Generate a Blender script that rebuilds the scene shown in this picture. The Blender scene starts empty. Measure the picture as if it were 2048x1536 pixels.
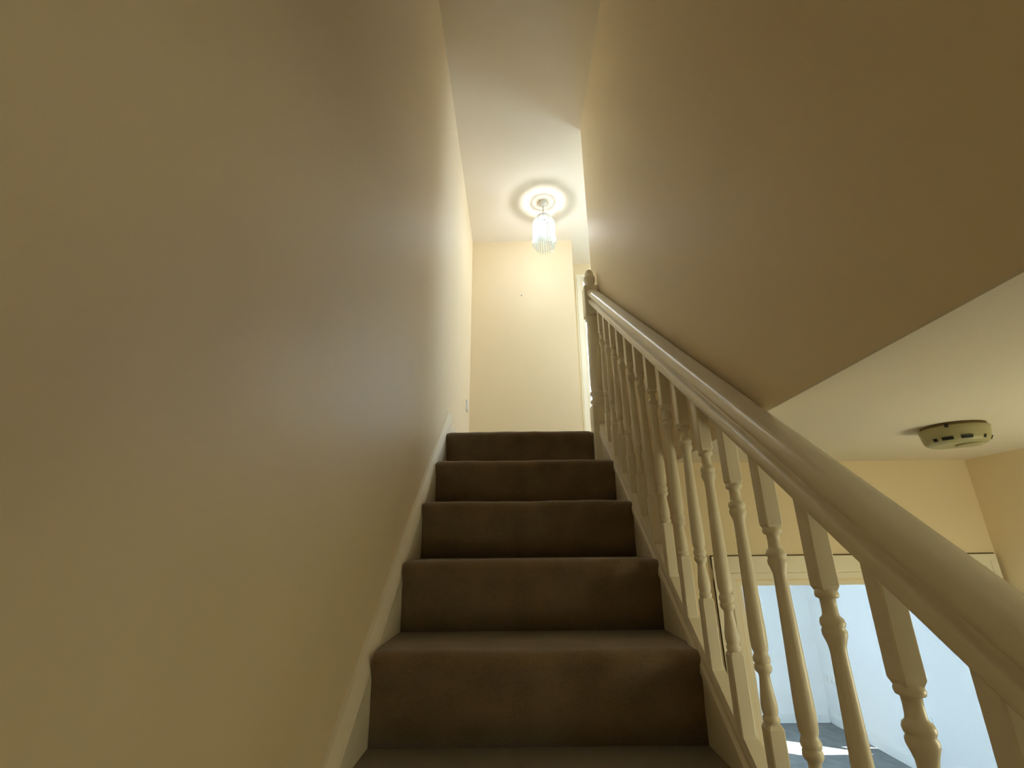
import bpy, math, random
from mathutils import Vector, Matrix
random.seed(7)

# ------------------------------------------------------------------ frame of reference
# All measures below are taken with the camera at the origin (x right, y up the stairs, z up);
# U turns them into metres with the ground floor at z = 0.
S = 1.1
FLOOR = -1.9191
scene = bpy.context.scene
col = scene.collection

def U(v):
    return Vector((v[0] * S, v[1] * S, (v[2] - FLOOR) * S))

# ------------------------------------------------------------------ camera
PITCH, YAW, ROLL = 0.335596, -0.003975, -0.010105
F = Vector((math.sin(YAW) * math.cos(PITCH), math.cos(YAW) * math.cos(PITCH), math.sin(PITCH)))
R0 = Vector((math.cos(YAW), -math.sin(YAW), 0))
U0 = R0.cross(F)
RR = R0 * math.cos(ROLL) + U0 * math.sin(ROLL)
UU = -R0 * math.sin(ROLL) + U0 * math.cos(ROLL)
cam = bpy.data.cameras.new('camera')
cam.sensor_width = 36.0
cam.lens = 941.26 / 2048 * 36.0
cam.clip_start = 0.02
camo = bpy.data.objects.new('camera', cam)
col.objects.link(camo)
M = Matrix((RR, UU, -F)).transposed().to_4x4()
M.translation = U((0, 0, 0))
camo.matrix_world = M
scene.camera = camo

# ------------------------------------------------------------------ sky, sun, window portals, exposure
scene.view_settings.view_transform = 'Standard'
scene.view_settings.look = 'None'
scene.view_settings.gamma = 1.0
scene.view_settings.exposure = 0.1
scene.view_settings.use_curve_mapping = False
world = bpy.data.worlds.new('sky')
scene.world = world
world.use_nodes = True
bg = world.node_tree.nodes['Background']
bg.inputs['Color'].default_value = (0.62, 0.80, 1.0, 1)
bg.inputs['Strength'].default_value = 15.0
scene.cycles.diffuse_bounces = 6
scene.cycles.max_bounces = 8
scene.cycles.use_light_tree = False
scene.cycles.adaptive_threshold = 0.15
scene.cycles.adaptive_min_samples = 16
scene.cycles.transparent_max_bounces = 24

sun = bpy.data.lights.new('sun', 'SUN')
sun.energy = 40.0
sun.angle = 0.009
sun.color = (1.0, 0.95, 0.88)
suno = bpy.data.objects.new('sun', sun)
suno.rotation_euler = Vector((1.70, -0.90, -1.92)).to_track_quat('-Z', 'Y').to_euler()
suno.location = U((-4, 9, 5))
col.objects.link(suno)

def portal(name, centre, size_x, size_y, direction):
    l = bpy.data.lights.new(name, 'AREA')
    l.shape = 'RECTANGLE'
    l.size, l.size_y = size_x * S, size_y * S
    l.cycles.is_portal = True
    o = bpy.data.objects.new(name, l)
    o.location = U(centre)
    o.rotation_euler = Vector(direction).to_track_quat('-Z', 'Y').to_euler()
    col.objects.link(o)

# ------------------------------------------------------------------ measured layout
XL, XR = -0.356, 0.4618            # left wall, wall above the banister
xl, xr = -0.328, 0.416             # inner faces of the two strings
ZC, ZH, ZL = 2.622, 0.231, 0.5358  # top ceiling, hall ceiling, landing floor
RISE, GO = 0.18884, 0.25
SL = 0.763                         # slope of rail and strings
NOS = 0.0285
YF = 3.60                          # landing end wall
YH = 1.383                         # hall end wall with the doorway
XH = 1.316                         # right wall of the hall
XS = 0.535                         # outer corner of the landing end wall
YR, XK = 3.97, 1.62                # back wall of the recess, right wall of the passage
RX, RY = 3.60, 6.40                # far corner of the ground-floor room
YB, YU = -3.40, -1.00              # front wall downstairs / upstairs

# ------------------------------------------------------------------ materials
def new_mat(name):
    m = bpy.data.materials.new(name)
    m.use_nodes = True
    return m, m.node_tree, m.node_tree.nodes['Principled BSDF']

def matt(m):
    # swap the principled shader for a plain diffuse one (emulsion paint, carpet pile)
    nt = m.node_tree
    b = nt.nodes['Principled BSDF']
    d = nt.nodes.new('ShaderNodeBsdfDiffuse')
    nt.links.new(b.inputs['Base Color'].links[0].from_socket, d.inputs['Color'])
    if b.inputs['Normal'].is_linked:
        nt.links.new(b.inputs['Normal'].links[0].from_socket, d.inputs['Normal'])
    nt.links.new(d.outputs[0], nt.nodes['Material Output'].inputs['Surface'])
    nt.nodes.remove(b)
    return m

def paint(name, rgb, rough=0.6, var=0.04, bump=0.12, scale=60.0, spec=0.3, coat=0.0):
    m, nt, b = new_mat(name)
    tc = nt.nodes.new('ShaderNodeTexCoord')
    n1 = nt.nodes.new('ShaderNodeTexNoise'); n1.inputs['Scale'].default_value = 3.0; n1.inputs['Detail'].default_value = 4
    nt.links.new(tc.outputs['Object'], n1.inputs['Vector'])
    mx = nt.nodes.new('ShaderNodeMix'); mx.data_type = 'RGBA'
    mx.inputs[6].default_value = (*[c * (1 - var) for c in rgb], 1)
    mx.inputs[7].default_value = (*[min(1, c * (1 + var)) for c in rgb], 1)
    nt.links.new(n1.outputs['Fac'], mx.inputs[0])
    nt.links.new(mx.outputs[2], b.inputs['Base Color'])
    n2 = nt.nodes.new('ShaderNodeTexNoise'); n2.inputs['Scale'].default_value = scale; n2.inputs['Detail'].default_value = 3
    nt.links.new(tc.outputs['Object'], n2.inputs['Vector'])
    bp = nt.nodes.new('ShaderNodeBump'); bp.inputs['Strength'].default_value = bump; bp.inputs['Distance'].default_value = 0.002
    nt.links.new(n2.outputs['Fac'], bp.inputs['Height'])
    if bump:
        nt.links.new(bp.outputs['Normal'], b.inputs['Normal'])
    b.inputs['Roughness'].default_value = rough
    b.inputs['Specular IOR Level'].default_value = spec
    b.inputs['Coat Weight'].default_value = coat
    return m

def carpet_mat(name, a, c):
    m, nt, b = new_mat(name)
    tc = nt.nodes.new('ShaderNodeTexCoord')
    n1 = nt.nodes.new('ShaderNodeTexNoise'); n1.inputs['Scale'].default_value = 9.0; n1.inputs['Detail'].default_value = 5
    n2 = nt.nodes.new('ShaderNodeTexNoise'); n2.inputs['Scale'].default_value = 420.0; n2.inputs['Detail'].default_value = 2
    for n in (n1, n2):
        nt.links.new(tc.outputs['Object'], n.inputs['Vector'])
    ad = nt.nodes.new('ShaderNodeMath'); ad.operation = 'MULTIPLY_ADD'; ad.inputs[1].default_value = 0.55; 
    nt.links.new(n2.outputs['Fac'], ad.inputs[0])
    sc = nt.nodes.new('ShaderNodeMath'); sc.operation = 'MULTIPLY'; sc.inputs[1].default_value = 0.45
    nt.links.new(n1.outputs['Fac'], sc.inputs[0]); nt.links.new(sc.outputs[0], ad.inputs[2])
    cr = nt.nodes.new('ShaderNodeValToRGB')
    cr.color_ramp.elements[0].position = 0.32; cr.color_ramp.elements[0].color = (*a, 1)
    cr.color_ramp.elements[1].position = 0.68; cr.color_ramp.elements[1].color = (*c, 1)
    nt.links.new(ad.outputs[0], cr.inputs['Fac']); nt.links.new(cr.outputs['Color'], b.inputs['Base Color'])
    bp = nt.nodes.new('ShaderNodeBump'); bp.inputs['Strength'].default_value = 0.7; bp.inputs['Distance'].default_value = 0.003
    nt.links.new(n2.outputs['Fac'], bp.inputs['Height']); nt.links.new(bp.outputs['Normal'], b.inputs['Normal'])
    b.inputs['Roughness'].default_value = 0.95
    b.inputs['Specular IOR Level'].default_value = 0.1
    b.inputs['Sheen Weight'].default_value = 0.5
    b.inputs['Sheen Roughness'].default_value = 0.5
    return m

def plain(name, rgb, rough=0.5, metal=0.0, spec=0.5):
    m, nt, b = new_mat(name)
    tc = nt.nodes.new('ShaderNodeTexCoord')
    n = nt.nodes.new('ShaderNodeTexNoise'); n.inputs['Scale'].default_value = 40
    nt.links.new(tc.outputs['Object'], n.inputs['Vector'])
    mr = nt.nodes.new('ShaderNodeMapRange'); mr.inputs['To Min'].default_value = max(0, rough - 0.05); mr.inputs['To Max'].default_value = min(1, rough + 0.05)
    nt.links.new(n.outputs['Fac'], mr.inputs['Value']); nt.links.new(mr.outputs['Result'], b.inputs['Roughness'])
    b.inputs['Base Color'].default_value = (*rgb, 1)
    b.inputs['Metallic'].default_value = metal
    b.inputs['Specular IOR Level'].default_value = spec
    return m

M_WALL = paint('magnolia_wall_paint', (0.905, 0.765, 0.535), 0.56, 0.02, 0.0, 70, 0.5)
M_CEIL = matt(paint('ceiling_paint', (0.87, 0.79, 0.66), 0.8, 0.02, 0.0, 60, 0.2))
M_ROOM = matt(paint('pale_room_paint', (0.84, 0.84, 0.82), 0.7, 0.015, 0.0, 60, 0.2))
M_WOOD = paint('cream_gloss_paint', (0.92, 0.86, 0.72), 0.32, 0.02, 0.10, 45, 0.4)
M_CARPET = (carpet_mat('brown_grey_carpet', (0.155, 0.108, 0.060), (0.315, 0.226, 0.138)))
M_FLOORC = matt(carpet_mat('grey_room_carpet', (0.19, 0.20, 0.20), (0.30, 0.31, 0.305)))
M_PLATE = plain('white_plastic', (0.80, 0.79, 0.75), 0.35)
M_ALARM = plain('yellowed_plastic', (0.44, 0.41, 0.23), 0.4)
M_DARK = plain('black_slot', (0.012, 0.010, 0.009), 0.7)
M_GREY = plain('grey_metal', (0.45, 0.44, 0.43), 0.35, 0.6)
M_SHADE_AND_BASE = plain('shade_line_and_base_brown', (0.24, 0.18, 0.09), 0.9)  # brown of the painted shade line over the casing and of the alarm base
M_CHROME = plain('chrome', (0.85, 0.85, 0.86), 0.12, 1.0)

# thin window glass
M_GLASS, nt, b = new_mat('window_glass')
nt.nodes.remove(b)
tr = nt.nodes.new('ShaderNodeBsdfTransparent'); tr.inputs['Color'].default_value = (0.95, 0.97, 0.97, 1)
gl = nt.nodes.new('ShaderNodeBsdfGlossy'); gl.inputs['Roughness'].default_value = 0.03
mx = nt.nodes.new('ShaderNodeMixShader'); mx.inputs[0].default_value = 0.06
nt.links.new(tr.outputs[0], mx.inputs[1]); nt.links.new(gl.outputs[0], mx.inputs[2])
nt.links.new(mx.outputs[0], nt.nodes['Material Output'].inputs['Surface'])

# cut-glass rods of the lamp shade: mostly clear, partly scattering
M_ROD, nt, b = new_mat('cut_glass')
nt.nodes.remove(b)
tr = nt.nodes.new('ShaderNodeBsdfTransparent'); tr.inputs['Color'].default_value = (0.90, 0.94, 0.95, 1)
tl = nt.nodes.new('ShaderNodeBsdfTranslucent'); tl.inputs['Color'].default_value = (0.90, 0.97, 1.0, 1)
gl = nt.nodes.new('ShaderNodeBsdfGlossy'); gl.inputs['Roughness'].default_value = 0.04
m1 = nt.nodes.new('ShaderNodeMixShader'); m1.inputs[0].default_value = 0.036
m2 = nt.nodes.new('ShaderNodeMixShader'); m2.inputs[0].default_value = 0.07
nt.links.new(tr.outputs[0], m1.inputs[1]); nt.links.new(tl.outputs[0], m1.inputs[2])
nt.links.new(m1.outputs[0], m2.inputs[1]); nt.links.new(gl.outputs[0], m2.inputs[2])
nt.links.new(m2.outputs[0], nt.nodes['Material Output'].inputs['Surface'])

# glowing bulb and added fill globes: thin glass that lets the lamp inside shine through
def glow_glass(name, rgb, strength, clear):
    m, nt, b = new_mat(name)
    nt.nodes.remove(b)
    tr = nt.nodes.new('ShaderNodeBsdfTransparent')
    em = nt.nodes.new('ShaderNodeEmission'); em.inputs['Color'].default_value = (*rgb, 1); em.inputs['Strength'].default_value = strength
    mx = nt.nodes.new('ShaderNodeMixShader'); mx.inputs[0].default_value = 1 - clear
    nt.links.new(tr.outputs[0], mx.inputs[1]); nt.links.new(em.outputs[0], mx.inputs[2])
    nt.links.new(mx.outputs[0], nt.nodes['Material Output'].inputs['Surface'])
    m.cycles.emission_sampling = 'NONE'
    return m
M_BULB = glow_glass('lit_bulb', (1.0, 0.98, 0.96), 20.0, 0.92)
M_FILL_GLOBE = glow_glass('lit_fill_globe', (1.0, 0.95, 0.66), 4.0, 0.92)

def lamp_light(name, parent, centre, watts, rgb, radius):
    l = bpy.data.lights.new(name, 'POINT')
    l.energy = watts; l.color = rgb; l.shadow_soft_size = radius * S
    o = bpy.data.objects.new(name, l)
    col.objects.link(o)
    place(o, centre, parent)

# ------------------------------------------------------------------ mesh helpers
class MB:
    def __init__(s):
        s.v, s.f, s.sm = [], [], []
    def add(s, vs, fs, smooth=False):
        o = len(s.v)
        s.v += [tuple(q) for q in vs]
        s.f += [tuple(i + o for i in q) for q in fs]
        s.sm += [smooth] * len(fs)
        return s
    def box(s, x0, x1, y0, y1, z0, z1):
        vs = [(x0, y0, z0), (x1, y0, z0), (x1, y1, z0), (x0, y1, z0), (x0, y0, z1), (x1, y0, z1), (x1, y1, z1), (x0, y1, z1)]
        return s.add(vs, [(3, 2, 1, 0), (4, 5, 6, 7), (0, 1, 5, 4), (1, 2, 6, 5), (2, 3, 7, 6), (3, 0, 4, 7)])
    def bbox(s, x0, x1, y0, y1, z0, z1, c):
        # box with chamfered edges
        xs, ys, zs = (x0, x1), (y0, y1), (z0, z1)
        idx, vs, fs = {}, [], []
        for i in (0, 1):
            for j in (0, 1):
                for k in (0, 1):
                    sx, sy, sz = (1, -1)[i], (1, -1)[j], (1, -1)[k]
                    for a, d in (('x', (0, c, c)), ('y', (c, 0, c)), ('z', (c, c, 0))):
                        idx[(i, j, k, a)] = len(vs)
                        vs.append((xs[i] + sx * d[0], ys[j] + sy * d[1], zs[k] + sz * d[2]))
        def q(*ks):
            pts = [Vector(vs[idx[t]]) for t in ks]
            ctr = Vector(((x0 + x1) / 2, (y0 + y1) / 2, (z0 + z1) / 2))
            fc = sum(pts, Vector()) / len(pts)
            n = (pts[1] - pts[0]).cross(pts[2] - pts[0])
            ids = [idx[t] for t in ks]
            fs.append(tuple(ids if n.dot(fc - ctr) > 0 else ids[::-1]))
        for i in (0, 1):
            q((i, 0, 0, 'x'), (i, 1, 0, 'x'), (i, 1, 1, 'x'), (i, 0, 1, 'x'))
            q((0, i, 0, 'y'), (1, i, 0, 'y'), (1, i, 1, 'y'), (0, i, 1, 'y'))
            q((0, 0, i, 'z'), (1, 0, i, 'z'), (1, 1, i, 'z'), (0, 1, i, 'z'))
        for i in (0, 1):
            for j in (0, 1):
                q((0, i, j, 'y'), (1, i, j, 'y'), (1, i, j, 'z'), (0, i, j, 'z'))
                q((i, 0, j, 'x'), (i, 1, j, 'x'), (i, 1, j, 'z'), (i, 0, j, 'z'))
                q((i, j, 0, 'x'), (i, j, 1, 'x'), (i, j, 1, 'y'), (i, j, 0, 'y'))
        for i in (0, 1):
            for j in (0, 1):
                for k in (0, 1):
                    q((i, j, k, 'x'), (i, j, k, 'y'), (i, j, k, 'z'))
        return s.add(vs, fs)
    def prism_x(s, poly, x0, x1):
        # polygon in (y, z) extruded along x
        n = len(poly)
        vs = [(x0, y, z) for y, z in poly] + [(x1, y, z) for y, z in poly]
        a = sum(poly[i][0] * poly[(i + 1) % n][1] - poly[(i + 1) % n][0] * poly[i][1] for i in range(n))
        fs = [tuple(range(n - 1, -1, -1)), tuple(range(n, 2 * n))] + [(i, (i + 1) % n, n + (i + 1) % n, n + i) for i in range(n)]
        if a < 0:
            fs = [q[::-1] for q in fs]
        return s.add(vs, fs)
    def slope(s, prof, y0, y1, smooth=False):
        # profile in (x, offset) drawn along the stair slope between y0 and y1
        n = len(prof)
        vs = [(x, y0, o + SL * y0) for x, o in prof] + [(x, y1, o + SL * y1) for x, o in prof]
        a = sum(prof[i][0] * prof[(i + 1) % n][1] - prof[(i + 1) % n][0] * prof[i][1] for i in range(n))
        fs = [tuple(range(n)), tuple(range(2 * n - 1, n - 1, -1))]
        sd = [(i, n + i, n + (i + 1) % n, (i + 1) % n) for i in range(n)]
        if a < 0:
            fs = [q[::-1] for q in fs]; sd = [q[::-1] for q in sd]
        s.add(vs, fs)
        o = len(s.v) - 2 * n
        s.f += [tuple(i + o for i in q) for q in sd]
        s.sm += [smooth] * n
        return s
    def lathe(s, prof, cx, cy, n=20, smooth=True, ph=0.0):
        # prof: (radius, z) from bottom to top
        vs, fs = [], []
        for r, z in prof:
            for i in range(n):
                t = 2 * math.pi * i / n + ph
                vs.append((cx + r * math.cos(t), cy + r * math.sin(t), z))
        for k in range(len(prof) - 1):
            for i in range(n):
                j = (i + 1) % n
                fs.append((k * n + i, k * n + j, (k + 1) * n + j, (k + 1) * n + i))
        s.add(vs, fs, smooth)
        o = len(s.v) - len(vs)
        if prof[0][0] > 1e-5:
            s.f.append(tuple(o + i for i in range(n - 1, -1, -1))); s.sm.append(False)
        if prof[-1][0] > 1e-5:
            s.f.append(tuple(o + (len(prof) - 1) * n + i for i in range(n))); s.sm.append(False)
        return s
    def tube(s, a, b, r, n=10):
        a, b = Vector(a), Vector(b)
        d = (b - a).normalized()
        u = d.orthogonal().normalized(); w = d.cross(u)
        vs = [a + (u * math.cos(2 * math.pi * i / n) + w * math.sin(2 * math.pi * i / n)) * r for i in range(n)]
        vs += [q + (b - a) for q in vs]
        fs = [tuple(range(n - 1, -1, -1)), tuple(range(n, 2 * n))] + [(i, (i + 1) % n, n + (i + 1) % n, n + i) for i in range(n)]
        return s.add(vs, fs, True)

ORG = {}
def setp(o, label=None, cat=None, group=None, kind=None):
    if label: o['label'] = label
    if cat: o['category'] = cat
    if group: o['group'] = group
    if kind: o['kind'] = kind
    return o

def base_of(mb):
    xs = [v[0] for v in mb.v]; ys = [v[1] for v in mb.v]; zs = [v[2] for v in mb.v]
    return ((min(xs) + max(xs)) / 2, (min(ys) + max(ys)) / 2, min(zs))

def obj(name, mb, mat, parent=None, origin=None):
    og = origin or base_of(mb)
    me = bpy.data.meshes.new(name)
    me.from_pydata([((x - og[0]) * S, (y - og[1]) * S, (z - og[2]) * S) for x, y, z in mb.v], [], mb.f)
    me.polygons.foreach_set('use_smooth', mb.sm)
    me.materials.append(mat)
    me.update()
    o = bpy.data.objects.new(name, me)
    col.objects.link(o)
    place(o, og, parent)
    return o

def place(o, og, parent=None):
    if parent is None:
        o.location = U(og)
    else:
        po = ORG[parent.name]
        o.parent = parent
        o.location = Vector([(og[i] - po[i]) * S for i in range(3)])
    ORG[o.name] = tuple(og)

def empty(name, og, parent=None):
    o = bpy.data.objects.new(name, None)
    o.empty_display_size = 0.1
    col.objects.link(o)
    place(o, og, parent)
    return o

def dup(src, og, parent):
    c = src.copy()
    col.objects.link(c)
    place(c, og, parent)
    return c

def struct(name, mb, mat, label=None):
    o = obj(name, mb, mat)
    return setp(o, label, None, None, 'structure')

# ------------------------------------------------------------------ the shell
T = 0.085
struct('wall_left', MB().box(XL - 0.12, XL, YB, YF, FLOOR, ZC), M_WALL)
struct('wall_right', MB().prism_x([(YU, ZH + 0.004), (YH, ZH + 0.004), (YH, FLOOR), (2.40, FLOOR), (2.40, ZC), (YU, ZC)], XR, XS), M_WALL)
struct('wall_far', MB().box(XL - 0.12, XS, YF, YF + 0.10, FLOOR, ZL).box(XL - 0.12, XS, YF, YR + 0.09, ZL, ZC), M_WALL)
D0, D1, DT = 0.664, 1.33, 2.435      # doorway in the recess: x from, x to, head
struct('wall_recess', MB().box(XS, D0, YR, YR + 0.09, ZL, ZC).box(D1, XK, YR, YR + 0.09, ZL, ZC).box(D0, D1, YR, YR + 0.09, DT, ZC), M_WALL)
struct('wall_passage_near', MB().box(XS, XK, 2.30, 2.40, ZL, ZC), M_WALL)
P0, P1, PB, PT = 2.75, 3.50, 1.35, 2.10   # passage window
struct('wall_passage_right', MB().box(XK, XK + 0.08, 2.30, P0, ZL, ZC).box(XK, XK + 0.08, P1, YR + 0.09, ZL, ZC).box(XK, XK + 0.08, P0, P1, ZL, PB).box(XK, XK + 0.08, P0, P1, PT, ZC), M_WALL)
struct('ceiling_upper', MB().box(XL - 0.12, 2.4, YU - 0.1, 5.8, ZC, ZC + 0.08), M_CEIL)
struct('wall_back_upper', MB().box(XL - 0.12, XS, YU - 0.1, YU, ZH, ZC), M_WALL)
struct('ceiling_hall', MB().box(XS, XH + T, YB, YH + T, ZH, ZL - 0.08).box(XL, XS, YB, YU, ZH, ZL - 0.08).box(XR, XS, YU, YH, ZH, ZH + 0.004), M_CEIL)
struct('wall_hall_right', MB().box(XH, XH + T, YB, YH, FLOOR, ZH), M_WALL)
H0, H1, HT = 0.597, 1.243, -0.090   # hall doorway
struct('wall_hall_far', MB().box(XS, H0, YH, YH + T, FLOOR, ZH).box(H1, XH + T, YH, YH + T, FLOOR, ZH).box(H0, H1, YH, YH + T, HT, ZH), M_WALL)
# front wall with the glazed front door behind the camera
G0, G1, GB, GT = 0.50, 1.24, FLOOR + 0.005, 0.05
struct('wall_front', MB().box(XL - 0.12, G0, YB - 0.1, YB, FLOOR, ZH).box(G1, XH + T, YB - 0.1, YB, FLOOR, ZH).box(G0, G1, YB - 0.1, YB, GT, ZH), M_WALL)
struct('floor', MB().box(XL - 0.12, RX + 0.1, YB - 0.1, RY + 0.1, FLOOR - 0.08, FLOOR), M_FLOORC)
struct('floor_landing', MB().box(XL, XR, 2.283, 2.40, ZL - 0.16, ZL).box(XL, XK, 2.40, YF, ZL - 0.16, ZL).box(XS, XK, YF, YR + 0.09, ZL - 0.16, ZL), M_CARPET)

# ground-floor room beyond the hall
W0, W1, WB, WT = 1.75, 3.35, -1.15, 0.06            # front window of the room (x from, x to)
V0, V1, VB, VT = 0.95, 1.80, -1.20, 0.09            # garden window of the room (x from, x to)
N0, N1, NB, NT = 1.83, 2.20, -0.44, -0.22           # small vent window beside it
struct('wall_room_left', MB().box(XS, XS + 0.06, YH + T, RY, FLOOR, ZH), M_ROOM)
struct('wall_room_right', MB().box(RX, RX + 0.1, YH, RY, FLOOR, ZH), M_ROOM)
mb = MB().box(XS, V0, RY, RY + 0.045, FLOOR, ZH).box(V0, V1, RY, RY + 0.045, FLOOR, VB).box(V0, V1, RY, RY + 0.045, VT, ZH)
mb.box(V1, N0, RY, RY + 0.045, FLOOR, ZH).box(N0, N1, RY, RY + 0.045, FLOOR, NB).box(N0, N1, RY, RY + 0.045, NT, ZH).box(N1, RX + 0.1, RY, RY + 0.045, FLOOR, ZH)
struct('wall_room_far', mb, M_ROOM)
struct('wall_room_near', MB().box(XH + T, W0, YH, YH + T, FLOOR, ZH).box(W1, RX, YH, YH + T, FLOOR, ZH).box(W0, W1, YH, YH + T, FLOOR, WB).box(W0, W1, YH, YH + T, WT, ZH), M_ROOM)
struct('ceiling_room', MB().box(XS, RX + 0.1, YH + T, RY + 0.1, ZH, ZH + 0.1), M_ROOM)

# upstairs room beyond the recess doorway
QX0, QX1, QY = 0.50, 2.2, 5.6
K0, K1, KB, KT = 0.62, 1.70, 1.20, 2.50
struct('wall_bedroom_far', MB().box(QX0, K0, QY, QY + 0.08, ZL, ZC).box(K1, QX1 + 0.08, QY, QY + 0.08, ZL, ZC).box(K0, K1, QY, QY + 0.08, ZL, KB).box(K0, K1, QY, QY + 0.08, KT, ZC), M_ROOM)
struct('wall_bedroom_left', MB().box(QX0 - 0.08, QX0, YR + 0.09, QY + 0.08, ZL, ZC), M_ROOM)
struct('wall_bedroom_right', MB().box(QX1, QX1 + 0.08, YR, QY, ZL, ZC).box(XK + 0.08, QX1, YR, YR + 0.09, ZL, ZC), M_ROOM)
struct('floor_bedroom', MB().box(QX0, QX1 + 0.08, YR + 0.09, QY + 0.08, ZL - 0.16, ZL), M_FLOORC)

# ------------------------------------------------------------------ windows and outer door (daylight)
def window(name, axis, pos, a0, a1, z0, z1, bars_v, bars_h, fr=0.045, th=0.05):
    def bx(m, p0, p1, q0, q1):
        return m.box(pos, pos + th, p0, p1, q0, q1) if axis == 'x' else m.box(p0, p1, pos, pos + th, q0, q1)
    m = MB()
    bx(m, a0, a0 + fr, z0, z1); bx(m, a1 - fr, a1, z0, z1); bx(m, a0 + fr, a1 - fr, z0, z0 + fr); bx(m, a0 + fr, a1 - fr, z1 - fr, z1)
    for c in bars_v: bx(m, c - 0.014, c + 0.014, z0 + fr, z1 - fr)
    root = empty(name, base_of(m))
    setp(root, None, None, None, 'structure')
    obj('window_frame', m, M_WOOD, root)
    for c in bars_h:
        m = MB(); bx(m, a0 + fr, a1 - fr, c - 0.014, c + 0.014); obj('glazing_bar', m, M_WOOD, root)
    m = MB()
    if axis == 'x': m.box(pos + th / 2 - 0.002, pos + th / 2 + 0.002, a0 + fr, a1 - fr, z0 + fr, z1 - fr)
    else: m.box(a0 + fr, a1 - fr, pos + th / 2 - 0.002, pos + th / 2 + 0.002, z0 + fr, z1 - fr)
    obj('pane', m, M_GLASS, root)
    return root
window('window_1', 'y', YH + 0.02, W0, W1, WB, WT, [2.55], [])
window('window_2', 'y', RY + 0.005, V0, V1, VB, VT, [], [], 0.03, 0.035)
window('window_4', 'y', RY + 0.005, N0, N1, NB, NT, [], [], 0.025, 0.035)
window('window_3', 'x', XK + 0.015, P0, P1, PB, PT, [], [])
window('window_5', 'y', QY + 0.015, K0, K1, KB, KT, [], [])
door = setp(empty('door_1', ((G0 + G1) / 2, YB - 0.05, FLOOR)), None, None, None, 'structure')
obj('door_leaf', MB().box(G0 + 0.003, G1 - 0.003, YB - 0.07, YB - 0.03, GB, GT - 0.003), M_WOOD, door)
for xx in (G0 + 0.10, (G0 + G1) / 2 + 0.03):
    for z0, z1 in ((FLOOR + 0.15, FLOOR + 0.75), (FLOOR + 0.90, GT - 0.15)):
        obj('door_panel', MB().bbox(xx, xx + 0.24, YB - 0.036, YB - 0.022, z0, z1, 0.005), M_WOOD, door)
obj('door_handle', MB().tube((G1 - 0.07, YB + 0.01, FLOOR + 0.92), (G1 - 0.17, YB + 0.01, FLOOR + 0.92), 0.007), M_CHROME, door)
portal('portal_room', ((W0 + W1) / 2, YH - 0.02, (WB + WT) / 2), W1 - W0, WT - WB, (0, 1, 0))
portal('portal_garden', ((V0 + V1) / 2, RY + 0.06, (VB + VT) / 2), V1 - V0, VT - VB, (0, -1, 0))
portal('portal_vent', ((N0 + N1) / 2, RY + 0.06, (NB + NT) / 2), N1 - N0, NT - NB, (0, -1, 0))
portal('portal_passage', (XK + 0.09, (P0 + P1) / 2, (PB + PT) / 2), PT - PB, P1 - P0, (-1, 0, 0))
portal('portal_bedroom', ((K0 + K1) / 2, QY + 0.09, (KB + KT) / 2), K1 - K0, KT - KB, (0, -1, 0))

# ------------------------------------------------------------------ door casings and skirting
def casing_y(name, x0, x1, ztop, y, w, ymin, label):
    # architrave around an opening in a wall facing -y: stepped moulding (three fillets)
    root = empty(name, ((x0 + x1) / 2, y, FLOOR)); setp(root, label, None, None, 'structure')
    rev = 0.005
    steps = ((0.0, w, 0.006), (0.005, 0.015, 0.010), (w - 0.031, w, 0.008), (w - 0.017, w, 0.011))
    a = ztop + rev
    top = MB()
    for i, o, d in steps:
        top.box(x0 - rev - o, min(x1 + rev + o, XH - 0.002), y - d, y - 0.0005, a + i, a + o)
    obj('head_casing', top, M_WOOD, root)
    obj('shade_line', MB().box(x0 - rev - w, XH - 0.004, y - 0.0012, y - 0.0004, a + w, a + w + 0.0032), M_SHADE_AND_BASE, root)  # thin brown strip painting the shadow line above the head casing
    for sgn, xx in ((-1, x0 - rev), (1, x1 + rev)):
        m = MB()
        for i, o, d in steps:
            p, q = sorted((xx + sgn * i, xx + sgn * o))
            m.box(p, min(q, XH - 0.002), y - d, y - 0.0005, FLOOR, a + i)
        obj('side_casing', m, M_WOOD, root)
    ln = MB().box(x0, x0 + 0.012, y + 0.001, y + T - 0.001, FLOOR, ztop - 0.012)
    obj('door_lining', ln, M_WOOD, root)
    obj('door_lining', MB().box(x1 - 0.012, x1, y + 0.001, y + T - 0.001, FLOOR, ztop - 0.012), M_WOOD, root)
    obj('door_lining', MB().box(x0, x1, y + 0.001, y + T - 0.001, ztop - 0.012, ztop), M_WOOD, root)
    return root
casing_y('trim_1', H0, H1, HT, YH, 0.058, None, 'moulded cream casing around the hall doorway')

root = empty('trim_2', ((D0 + D1) / 2, YR, ZL)); setp(root, 'pale casing around the upstairs doorway in the recess', None, None, 'structure')
for nm, x0, x1, z0, z1 in (('side_casing', D0 - 0.062, D0 - 0.008, ZL, DT + 0.062), ('side_casing', D1 + 0.008, D1 + 0.062, ZL, DT + 0.062), ('head_casing', D0 - 0.008, D1 + 0.008, DT + 0.008, DT + 0.062)):
    m = MB().box(x0, x1, YR - 0.012, YR - 0.0005, z0, z1)
    if nm == 'side_casing': m.box(x0 + 0.014, x1 - 0.010, YR - 0.020, YR - 0.0005, z0, z1 - 0.012)
    else: m.box(x0, x1, YR - 0.020, YR - 0.0005, z0 + 0.014, z1 - 0.010)
    obj(nm, m, M_WOOD, root)
for x0, x1, z0, z1 in ((D0, D0 + 0.016, ZL, DT - 0.016), (D1 - 0.016, D1, ZL, DT - 0.016), (D0, D1, DT - 0.016, DT)):
    obj('door_lining', MB().box(x0, x1, YR + 0.001, YR + 0.089, z0, z1), M_WOOD, root)

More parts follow.
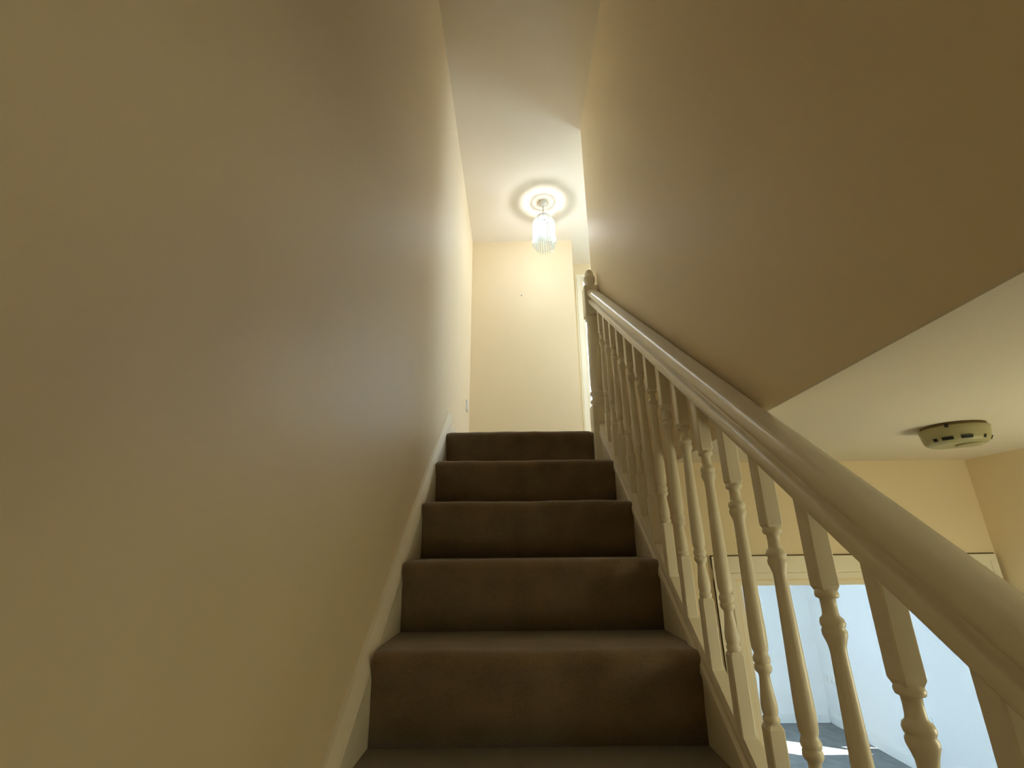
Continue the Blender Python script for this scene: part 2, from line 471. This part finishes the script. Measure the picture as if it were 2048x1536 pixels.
def skirting(name, axis, pos, d, a0, a1, z, mat, hgt=0.115):
    m = MB()
    for h, t in ((hgt, 0.008), (hgt - 0.016, 0.013), (hgt - 0.030, 0.018)):
        p, q = sorted((pos + d * 0.0005, pos + d * t))
        if axis == 'x': m.box(p, q, a0, a1, z, z + h)
        else: m.box(a0, a1, p, q, z, z + h)
    return struct(name, m, mat)
M_SKIRT = paint('white_gloss_paint', (0.85, 0.85, 0.82), 0.3, 0.01, 0.05, 40, 0.5)
skirting('baseboard_room_right', 'x', RX, -1, YH + T, RY - 0.02, FLOOR, M_SKIRT)
skirting('baseboard_room_far', 'y', RY, -1, XS + 0.07, RX - 0.02, FLOOR, M_SKIRT)
skirting('baseboard_landing_left', 'x', XL, 1, 2.41, YF - 0.02, ZL, M_WOOD)
skirting("baseboard_landing_far", "y", YF, -1, XL + 0.02, XS, ZL, M_WOOD)
skirting('baseboard_hall_right', 'x', XH, -1, YB, YH - 0.03, FLOOR, M_WOOD)

# ------------------------------------------------------------------ staircase
stairs = setp(empty('staircase', ((xl + xr) / 2, -0.8, FLOOR)), 'straight flight of carpeted stairs rising to the lit landing', 'stairs')
YE = 1.22605
def riser_y(k):
    return YE + (k - 9) * GO + (0.023 if k >= 13 else 0.0)
def step_mesh(k):
    y, y2 = riser_y(k), (riser_y(k + 1) if k < 13 else 2.283)
    z0, z1 = FLOOR + (k - 1) * RISE, FLOOR + k * RISE
    if k == 13: z1 = ZL
    r = 0.024
    prof = [(y, z0), (y - 0.001, z0 + 0.35 * RISE), (y - 0.006, z1 - 0.085), (y - 0.014, z1 - 0.055), (y - NOS + 0.003, z1 - 0.036)]
    cy, cz = y - NOS + r, z1 - r
    for a in range(0, 91, 15):
        t = math.radians(180 - a)
        prof.append((cy + r * math.cos(t), cz + r * math.sin(t)))
    prof += [(y + 0.05, z1), (y2, z1), (y2, z1 - 0.03), (y + 0.03, z1 - 0.03), (y + 0.03, z0)]
    x0, x1 = xl + 0.0008, (xr - 0.0008 if k < 13 else 0.378)
    n, N = len(prof), 56
    vs, fs = [], []
    ph = random.random() * 9
    for i in range(N + 1):
        u = i / N
        x = x0 + (x1 - x0) * u
        e = min(u, 1 - u)
        rnd = 0.010 * math.exp(-e * 60)
        for j, (py, pz) in enumerate(prof):
            w = 1.0 if 3 <= j <= 11 else 0.0
            wob = 0.0012 * math.sin(u * 9 + ph) + 0.0007 * math.sin(u * 31 + 2 * ph)
            vs.append((x, py + w * (rnd * 0.6 + wob), pz + w * (wob - rnd * 0.5)))
    for i in range(N):
        for j in range(n):
            j2 = (j + 1) % n
            fs.append((i * n + j, (i + 1) * n + j, (i + 1) * n + j2, i * n + j2))
    m = MB().add(vs, [q[::-1] for q in fs], True)
    m.add([vs[j] for j in range(n)], [tuple(range(n))]); m.add([vs[N * n + j] for j in range(n)], [tuple(range(n - 1, -1, -1))])
    return m
for k in range(1, 14):
    obj('carpeted_step', step_mesh(k), M_CARPET, stairs)
YS0 = riser_y(1) - 0.02
setp(obj('wall_string', MB().slope([(XL + 0.0005, -1.50), (xl, -1.50), (xl, -1.178), (xl - 0.004, -1.168), (XL + 0.010, -1.146), (XL + 0.0005, -1.144)], YS0, 2.40), M_WOOD, stairs), 'cream painted string board along the left wall')
setp(obj('outer_string', MB().slope([(xr, -1.50), (0.446, -1.50), (0.446, -1.188), (xr, -1.188)], YS0, 2.214), M_WOOD, stairs), 'cream painted string board under the balusters')

# ------------------------------------------------------------------ banister
CX = 0.426
ban = setp(empty('banister', (CX, 0.0, FLOOR + 0.2)), 'cream painted banister with turned balusters along the right of the stairs', 'banister')
half = [(0.0, -0.470), (0.0250, -0.470), (0.0258, -0.468), (0.0258, -0.449), (0.0235, -0.444), (0.0170, -0.4415), (0.0125, -0.4365), (0.0120, -0.4305), (0.0160, -0.4262),
        (0.0245, -0.424), (0.0280, -0.419), (0.0292, -0.411), (0.0288, -0.402), (0.0262, -0.3945), (0.0215, -0.390), (0.0120, -0.3872), (0.0, -0.3865)]
prof = [(CX + x, o) for x, o in half] + [(CX - x, o) for x, o in half[-2:0:-1]]
YN = 2.215
obj('handrail', MB().slope(prof, -0.74, YN + 0.001, True), M_WOOD, ban)
half = [(0.0, -1.1875), (0.021, -1.1875), (0.021, -1.168), (0.016, -1.156), (0.0165, -1.140), (0.0145, -1.128), (0.0138, -1.124), (0.0, -1.124)]
prof = [(CX + 0.003 + x, o) for x, o in half] + [(CX + 0.003 - x, o) for x, o in half[-2:0:-1]]
obj('base_rail', MB().slope(prof, -0.74, YN), M_WOOD, ban)

HB = 0.0135
def baluster_mesh():
    # local: front face at y = 0, base block foot (front) at z = 0 on the slope
    m = MB()
    zlt, zub = 0.136, 0.531     # lower block top, upper block bottom (measured at the front face)
    def block(z0f, z1f, slope0, slope1, chb, cht):
        c = 0.0022
        pts = [(-HB + c, 0), (HB - c, 0), (HB, c), (HB, 2 * HB - c), (HB - c, 2 * HB), (-HB + c, 2 * HB), (-HB, 2 * HB - c), (-HB, c)]
        n = 8
        rings = []
        if chb:
            rings.append([(x * 0.80, HB + (y - HB) * 0.80, z0f) for x, y in pts]); rings.append([(x, y, z0f + 0.006) for x, y in pts])
        else:
            rings.append([(x, y, z0f + (SL * y if slope0 else 0)) for x, y in pts])
        if cht:
            rings.append([(x, y, z1f - 0.006) for x, y in pts]); rings.append([(x * 0.80, HB + (y - HB) * 0.80, z1f) for x, y in pts])
        else:
            rings.append([(x, y, z1f + (SL * y if slope1 else 0)) for x, y in pts])
        vs = [q for r in rings for q in r]
        fs = [tuple(range(n - 1, -1, -1)), tuple(len(vs) - n + i for i in range(n))]
        for k in range(len(rings) - 1):
            fs += [(k * n + i, k * n + (i + 1) % n, (k + 1) * n + (i + 1) % n, (k + 1) * n + i) for i in range(n)]
        m.add(vs, fs)
    block(-0.004, zlt, True, False, False, True)
    block(zub, 0.649, False, True, True, False)
    a, b_ = zlt, zub
    t = [(0.0095, a - 0.003), (0.0120, a + 0.001), (0.0135, a + 0.005), (0.0132, a + 0.009), (0.0110, a + 0.0115),
         (0.0120, a + 0.015), (0.0132, a + 0.021), (0.0130, a + 0.030), (0.0112, a + 0.045), (0.0093, a + 0.060), (0.0086, a + 0.068), (0.0092, a + 0.073),
         (0.0125, a + 0.0765), (0.0142, a + 0.081), (0.0136, a + 0.0865), (0.0118, a + 0.0885), (0.0138, a + 0.0915), (0.0143, a + 0.096), (0.0128, a + 0.101), (0.0110, a + 0.104),
         (0.0135, a + 0.112), (0.0142, a + 0.125), (0.0140, a + 0.150), (0.0130, a + 0.190), (0.0118, a + 0.240), (0.0106, a + 0.290), (0.0100, a + 0.318), (0.0104, a + 0.326),
         (0.0128, a + 0.334), (0.0150, a + 0.340), (0.0152, a + 0.345), (0.0132, a + 0.3490), (0.0146, a + 0.351), (0.0155, a + 0.355), (0.0142, a + 0.360), (0.0108, a + 0.363),
         (0.0100, a + 0.366), (0.0096, a + 0.376), (0.0100, a + 0.3845), (0.0140, a + 0.3865), (0.0150, a + 0.3905), (0.0140, a + 0.3945), (0.0100, a + 0.398)]
    m.lathe(t, 0.0, HB, 18)
    return m
bm0 = None
DB = 0.1129
for n in range(-10, 14):
    yf = 0.582 + DB * n
    if not -0.62 < yf < YN - 0.05: continue
    og = (CX, yf, -1.120 + SL * yf)
    if bm0 is None:
        mb = baluster_mesh()
        mb.v = [(x + og[0], y + og[1], z + og[2]) for x, y, z in mb.v]
        bm0 = obj('baluster', mb, M_WOOD, ban, og)
    else:
        dup(bm0, og, ban)

def newel(cx, yfront, zb, z):
    # z: list of heights: lower block top, turning top, upper block top
    h = 0.0385
    cy = yfront + h
    zl, zt, zu = z
    m = MB()
    m.bbox(cx - h, cx + h, yfront, yfront + 2 * h, zb, zl, 0.005)
    m.bbox(cx - h, cx + h, yfront, yfront + 2 * h, zt, zu, 0.005)
    L = zt - zl
    pr = [(0.026, zl - 0.005), (0.033, zl + 0.006), (0.037, zl + 0.018), (0.036, zl + 0.028), (0.030, zl + 0.034), (0.030, zl + 0.050), (0.036, zl + 0.056),
          (0.0375, zl + 0.066), (0.034, zl + 0.074), (0.031, zl + 0.078), (0.0335, zl + 0.10), (0.0345, zl + 0.16), (0.0335, zl + 0.5 * L), (0.031, zl + 0.80 * L), (0.0295, zt - 0.050),
          (0.031, zt - 0.030), (0.036, zt - 0.024), (0.0365, zt - 0.014), (0.030, zt - 0.008), (0.026, zt + 0.005)]
    m.lathe(pr, cx, cy, 28)
    o = obj('newel_post', m, M_WOOD, ban)
    fp = [(0.024, zu - 0.002), (0.020, zu + 0.006), (0.0195, zu + 0.013), (0.0260, zu + 0.024), (0.0305, zu + 0.042), (0.0312, zu + 0.056), (0.0290, zu + 0.067), (0.0240, zu + 0.071),
          (0.0235, zu + 0.076), (0.0238, zu + 0.086), (0.0215, zu + 0.097), (0.0165, zu + 0.106), (0.0085, zu + 0.111), (0.0, zu + 0.112)]
    setp(obj('finial', MB().lathe(fp, cx, cy, 24), M_WOOD, o), 'acorn shaped finial')
newel(0.421, YN, 0.33, (0.665, 1.160, 1.335))
newel(0.421, -0.815, FLOOR, (FLOOR + 0.30, -1.02 - 0.02, -0.86))

# ------------------------------------------------------------------ pendant lamp
LX, LY = 0.250, 3.095
lamp = setp(empty('pendant_light', (LX, LY, 2.16)), 'lit pendant lamp with a shade of hanging glass rods on the landing ceiling', 'lamp')
obj('ceiling_rose', MB().lathe([(0.014, ZC - 0.034), (0.022, ZC - 0.032), (0.032, ZC - 0.020), (0.036, ZC - 0.006), (0.036, ZC - 0.0005)], LX, LY, 28), M_PLATE, lamp)
obj('cord', MB().tube((LX, LY, ZC - 0.033), (LX, LY, 2.470), 0.0035, 10), M_GREY, lamp)
obj('lamp_holder', MB().lathe([(0.017, 2.395), (0.019, 2.400), (0.019, 2.425), (0.014, 2.440), (0.012, 2.470), (0.006, 2.478)], LX, LY, 18), M_PLATE, lamp)
ring = MB()
def annulus(m, r0, r1, z0, z1, n=48):
    pr = [(r0, z0), (r1, z0), (r1, z1), (r0, z1)]
    vs, fs = [], []
    for i in range(n):
        t = 2 * math.pi * i / n
        for r, z in pr: vs.append((LX + r * math.cos(t), LY + r * math.sin(t), z))
    for i in range(n):
        j = (i + 1) % n
        for k in range(4):
            k2 = (k + 1) % 4
            fs.append((i * 4 + k, i * 4 + k2, j * 4 + k2, j * 4 + k)[::-1])
    m.add(vs, fs)
annulus(ring, 0.056, 0.086, 2.422, 2.426)
annulus(ring, 0.046, 0.051, 2.470, 2.482)
annulus(ring, 0.017, 0.024, 2.440, 2.446)
for k in range(4):
    t = math.pi / 4 + k * math.pi / 2
    ring.tube((LX + 0.019 * math.cos(t), LY + 0.019 * math.sin(t), 2.443), (LX + 0.060 * math.cos(t), LY + 0.060 * math.sin(t), 2.424), 0.002, 6)
    ring.tube((LX + 0.049 * math.cos(t), LY + 0.049 * math.sin(t), 2.474), (LX + 0.060 * math.cos(t), LY + 0.060 * math.sin(t), 2.424), 0.002, 6)
frame = obj('shade_frame', ring, M_CHROME, lamp)
def rod(r, t, ztop, zbot, tilt, w):
    a = Vector((LX + (r - tilt) * math.cos(t), LY + (r - tilt) * math.sin(t), ztop))
    b = Vector((LX + r * math.cos(t), LY + r * math.sin(t), zbot + 0.012))
    tip = Vector((LX + r * math.cos(t), LY + r * math.sin(t), zbot))
    u = Vector((-math.sin(t), math.cos(t), 0)); n = Vector((math.cos(t), math.sin(t), 0))
    vs = []
    for c in (a, b):
        vs += [c + u * w, c + n * w * 0.8, c - u * w, c - n * w * 0.8]
    vs.append(tip)
    fs = [(3, 2, 1, 0)] + [(i, (i + 1) % 4, 4 + (i + 1) % 4, 4 + i) for i in range(4)] + [(4 + i, 4 + (i + 1) % 4, 8) for i in range(4)]
    return MB().add(vs, fs)
for i in range(30):
    t = 2 * math.pi * i / 30
    obj('glass_rod', rod(0.087, t, 2.421, 2.205 + 0.006 * (i % 2), 0.003, 0.0055), M_ROD, frame)
for i in range(20):
    t = 2 * math.pi * (i + 0.5) / 20
    obj('glass_rod', rod(0.066, t, 2.421, 2.170 + 0.005 * (i % 2), 0.002, 0.0055), M_ROD, frame)
for i in range(20):
    t = 2 * math.pi * (i + 0.3) / 20
    obj('glass_rod', rod(0.056, t, 2.470, 2.428, 0.006, 0.005), M_ROD, frame)
obj('bulb', MB().lathe([(0.0, 2.312), (0.009, 2.314), (0.016, 2.320), (0.019, 2.330), (0.019, 2.342), (0.016, 2.356), (0.013, 2.375), (0.012, 2.396)], LX, LY, 20), M_BULB, lamp)
lamp_light('bulb_light', lamp, (LX, LY, 2.334), 7.8, (0.94, 0.93, 1.0), 0.015)

# two warm opal globes added to fill the hall with light, both out of frame
def fill_globe(ex, ey, zc, r, power, label):
    t = setp(empty('fill_globe', (ex, ey, zc - r)), label, 'lamp', 'added hall fill globes')
    lamp_light('fill_light', t, (ex, ey, zc), power, (0.97, 0.97, 0.66), r * 0.9)
    obj('ceiling_rose', MB().lathe([(0.014, ZH - 0.030), (0.034, ZH - 0.018), (0.036, ZH - 0.0005)], ex, ey, 24), M_PLATE, t)  # rose of the added fill globe
    obj('cord', MB().tube((ex, ey, ZH - 0.029), (ex, ey, zc + r + 0.018), 0.0035, 8), M_PLATE, t)  # cord of the added fill globe
    obj('fill_globe_gallery', MB().lathe([(0.045, zc + r - 0.012), (0.049, zc + r), (0.030, zc + r + 0.014), (0.006, zc + r + 0.020)], ex, ey, 24), M_CHROME, t)
    obj('fill_globe_glass', MB().lathe([(r * math.sin(math.radians(q)), zc - r * math.cos(math.radians(q))) for q in (0, 12, 24, 36, 48, 60, 75, 90, 105, 120, 135, 148, 156)], ex, ey, 20), M_FILL_GLOBE, t)
fill_globe(1.13, 0.60, -0.27, 0.13, 5.7, 'added out-of-view fill globe beside the banister, nearest the smoke alarm')
fill_globe(1.02, -2.75, -0.45, 0.17, 2.8, 'added out-of-view fill globe by the front door')

# ------------------------------------------------------------------ smoke alarm on the hall ceiling
AX, AY, AR = 0.912, 0.962, 0.056
al = setp(empty('smoke_alarm', (AX, AY, ZH - 0.04)), 'round yellowed smoke alarm with dark slots on the hall ceiling', 'smoke alarm')
obj('base_plate', MB().lathe([(AR * 0.93, ZH - 0.006), (AR * 0.94, ZH - 0.003), (AR * 0.94, ZH - 0.0004)], AX, AY, 40), M_SHADE_AND_BASE, al)
obj('body', MB().lathe([(AR * 0.62, ZH - 0.040), (AR * 0.80, ZH - 0.0395), (AR * 0.90, ZH - 0.036), (AR * 0.955, ZH - 0.030), (AR * 1.0, ZH - 0.014), (AR * 1.02, ZH - 0.007), (AR * 1.0, ZH - 0.006)], AX, AY, 40), M_ALARM, al)
obj('test_button', MB().lathe([(AR * 0.34, ZH - 0.0435), (AR * 0.38, ZH - 0.0425), (AR * 0.38, ZH - 0.0395)], AX + 0.012, AY - 0.012, 28), M_ALARM, al)
def slot(t, dt, z0, z1, name='vent_slot'):
    vs = []
    K = 5
    for i in range(K):
        a = t - dt / 2 + dt * i / (K - 1)
        for rr, z in ((AR * 0.935, z0), (AR * 0.985, z1), (AR * 0.90, z1), (AR * 0.86, z0)):
            vs.append((AX + rr * math.cos(a), AY + rr * math.sin(a), z))
    fs = [(0, 1, 2, 3), tuple((K - 1) * 4 + i for i in (3, 2, 1, 0))]
    for i in range(K - 1):
        for k in range(4):
            fs.append((i * 4 + k, (i + 1) * 4 + k, (i + 1) * 4 + (k + 1) % 4, i * 4 + (k + 1) % 4))
    return obj(name, MB().add(vs, fs), M_DARK, al)
A0 = math.atan2(-AY, -AX)
for dd, wdt in ((-0.62, 0.14), (-0.22, 0.34), (0.34, 0.34), (0.95, 0.08), (1.6, 0.34), (2.2, 0.34), (2.9, 0.34), (3.6, 0.34), (4.3, 0.34)):
    slot(A0 + dd, wdt, ZH - 0.0345, ZH - 0.0285)
obj('indicator', MB().lathe([(0.003, ZH - 0.010), (0.003, ZH - 0.004)], AX - AR * 0.80, AY - AR * 0.64, 8), M_DARK, al)

# ------------------------------------------------------------------ wall plates, nail
def plate(name, axis, pos, d, a, z, w, h, label, cat, group=None, holes=True):
    def bx(m, t0, t1, p0, p1, q0, q1, c=None):
        lo, hi = sorted((pos + d * t0, pos + d * t1))
        args = (lo, hi, p0, p1, q0, q1) if axis == 'x' else (p0, p1, lo, hi, q0, q1)
        return m.bbox(*args, c) if c else m.box(*args)
    m = MB(); bx(m, 0.0004, 0.010, a - w / 2, a + w / 2, z - h / 2, z + h / 2, 0.003)
    root = empty(name, base_of(m)); setp(root, label, cat, group)
    obj('face_plate', m, M_PLATE, root)
    if holes:
        for c in ((-0.25, 0.25) if w > h else (0.0,)):
            m = MB(); bx(m, 0.0095, 0.0125, a + c * w - 0.006, a + c * w + 0.006, z + h * 0.18, z + h * 0.34, 0.001); obj('rocker_switch', m, M_PLATE, root)
            for ox, oz in ((0, 0.02), (-0.011, -0.20), (0.011, -0.20)):
                m = MB(); bx(m, 0.0095, 0.0104, a + c * w + ox - 0.003, a + c * w + ox + 0.003, z + oz * h - 0.004, z + oz * h + 0.004); obj('pin_hole', m, M_DARK, root)
    return root
plate('wall_socket', 'x', XL, 1, 3.37, 1.005, 0.078, 0.078, 'small pale socket plate on the left landing wall near the corner', 'socket')
plate('wall_socket', 'x', RX, -1, 6.18, -1.465, 0.135, 0.080, 'double socket beside the far corner of the daylit room', 'socket')
plate('blank_plate', 'x', RX, -1, 6.335, -1.465, 0.075, 0.078, 'single blank plate nearest the far corner of the daylit room', 'wall plate', None, False)
plate('wall_socket', 'x', RX, -1, 4.91, -1.462, 0.135, 0.080, 'socket on the bluish room wall seen between the nearest balusters', 'socket')
nl = MB().tube((0.076, YF - 0.006, 2.067), (0.076, YF - 0.0002, 2.067), 0.0055, 10)
setp(obj('nail_hole_plug', nl, M_GREY), 'tiny dark nail plug in the landing end wall', 'nail')
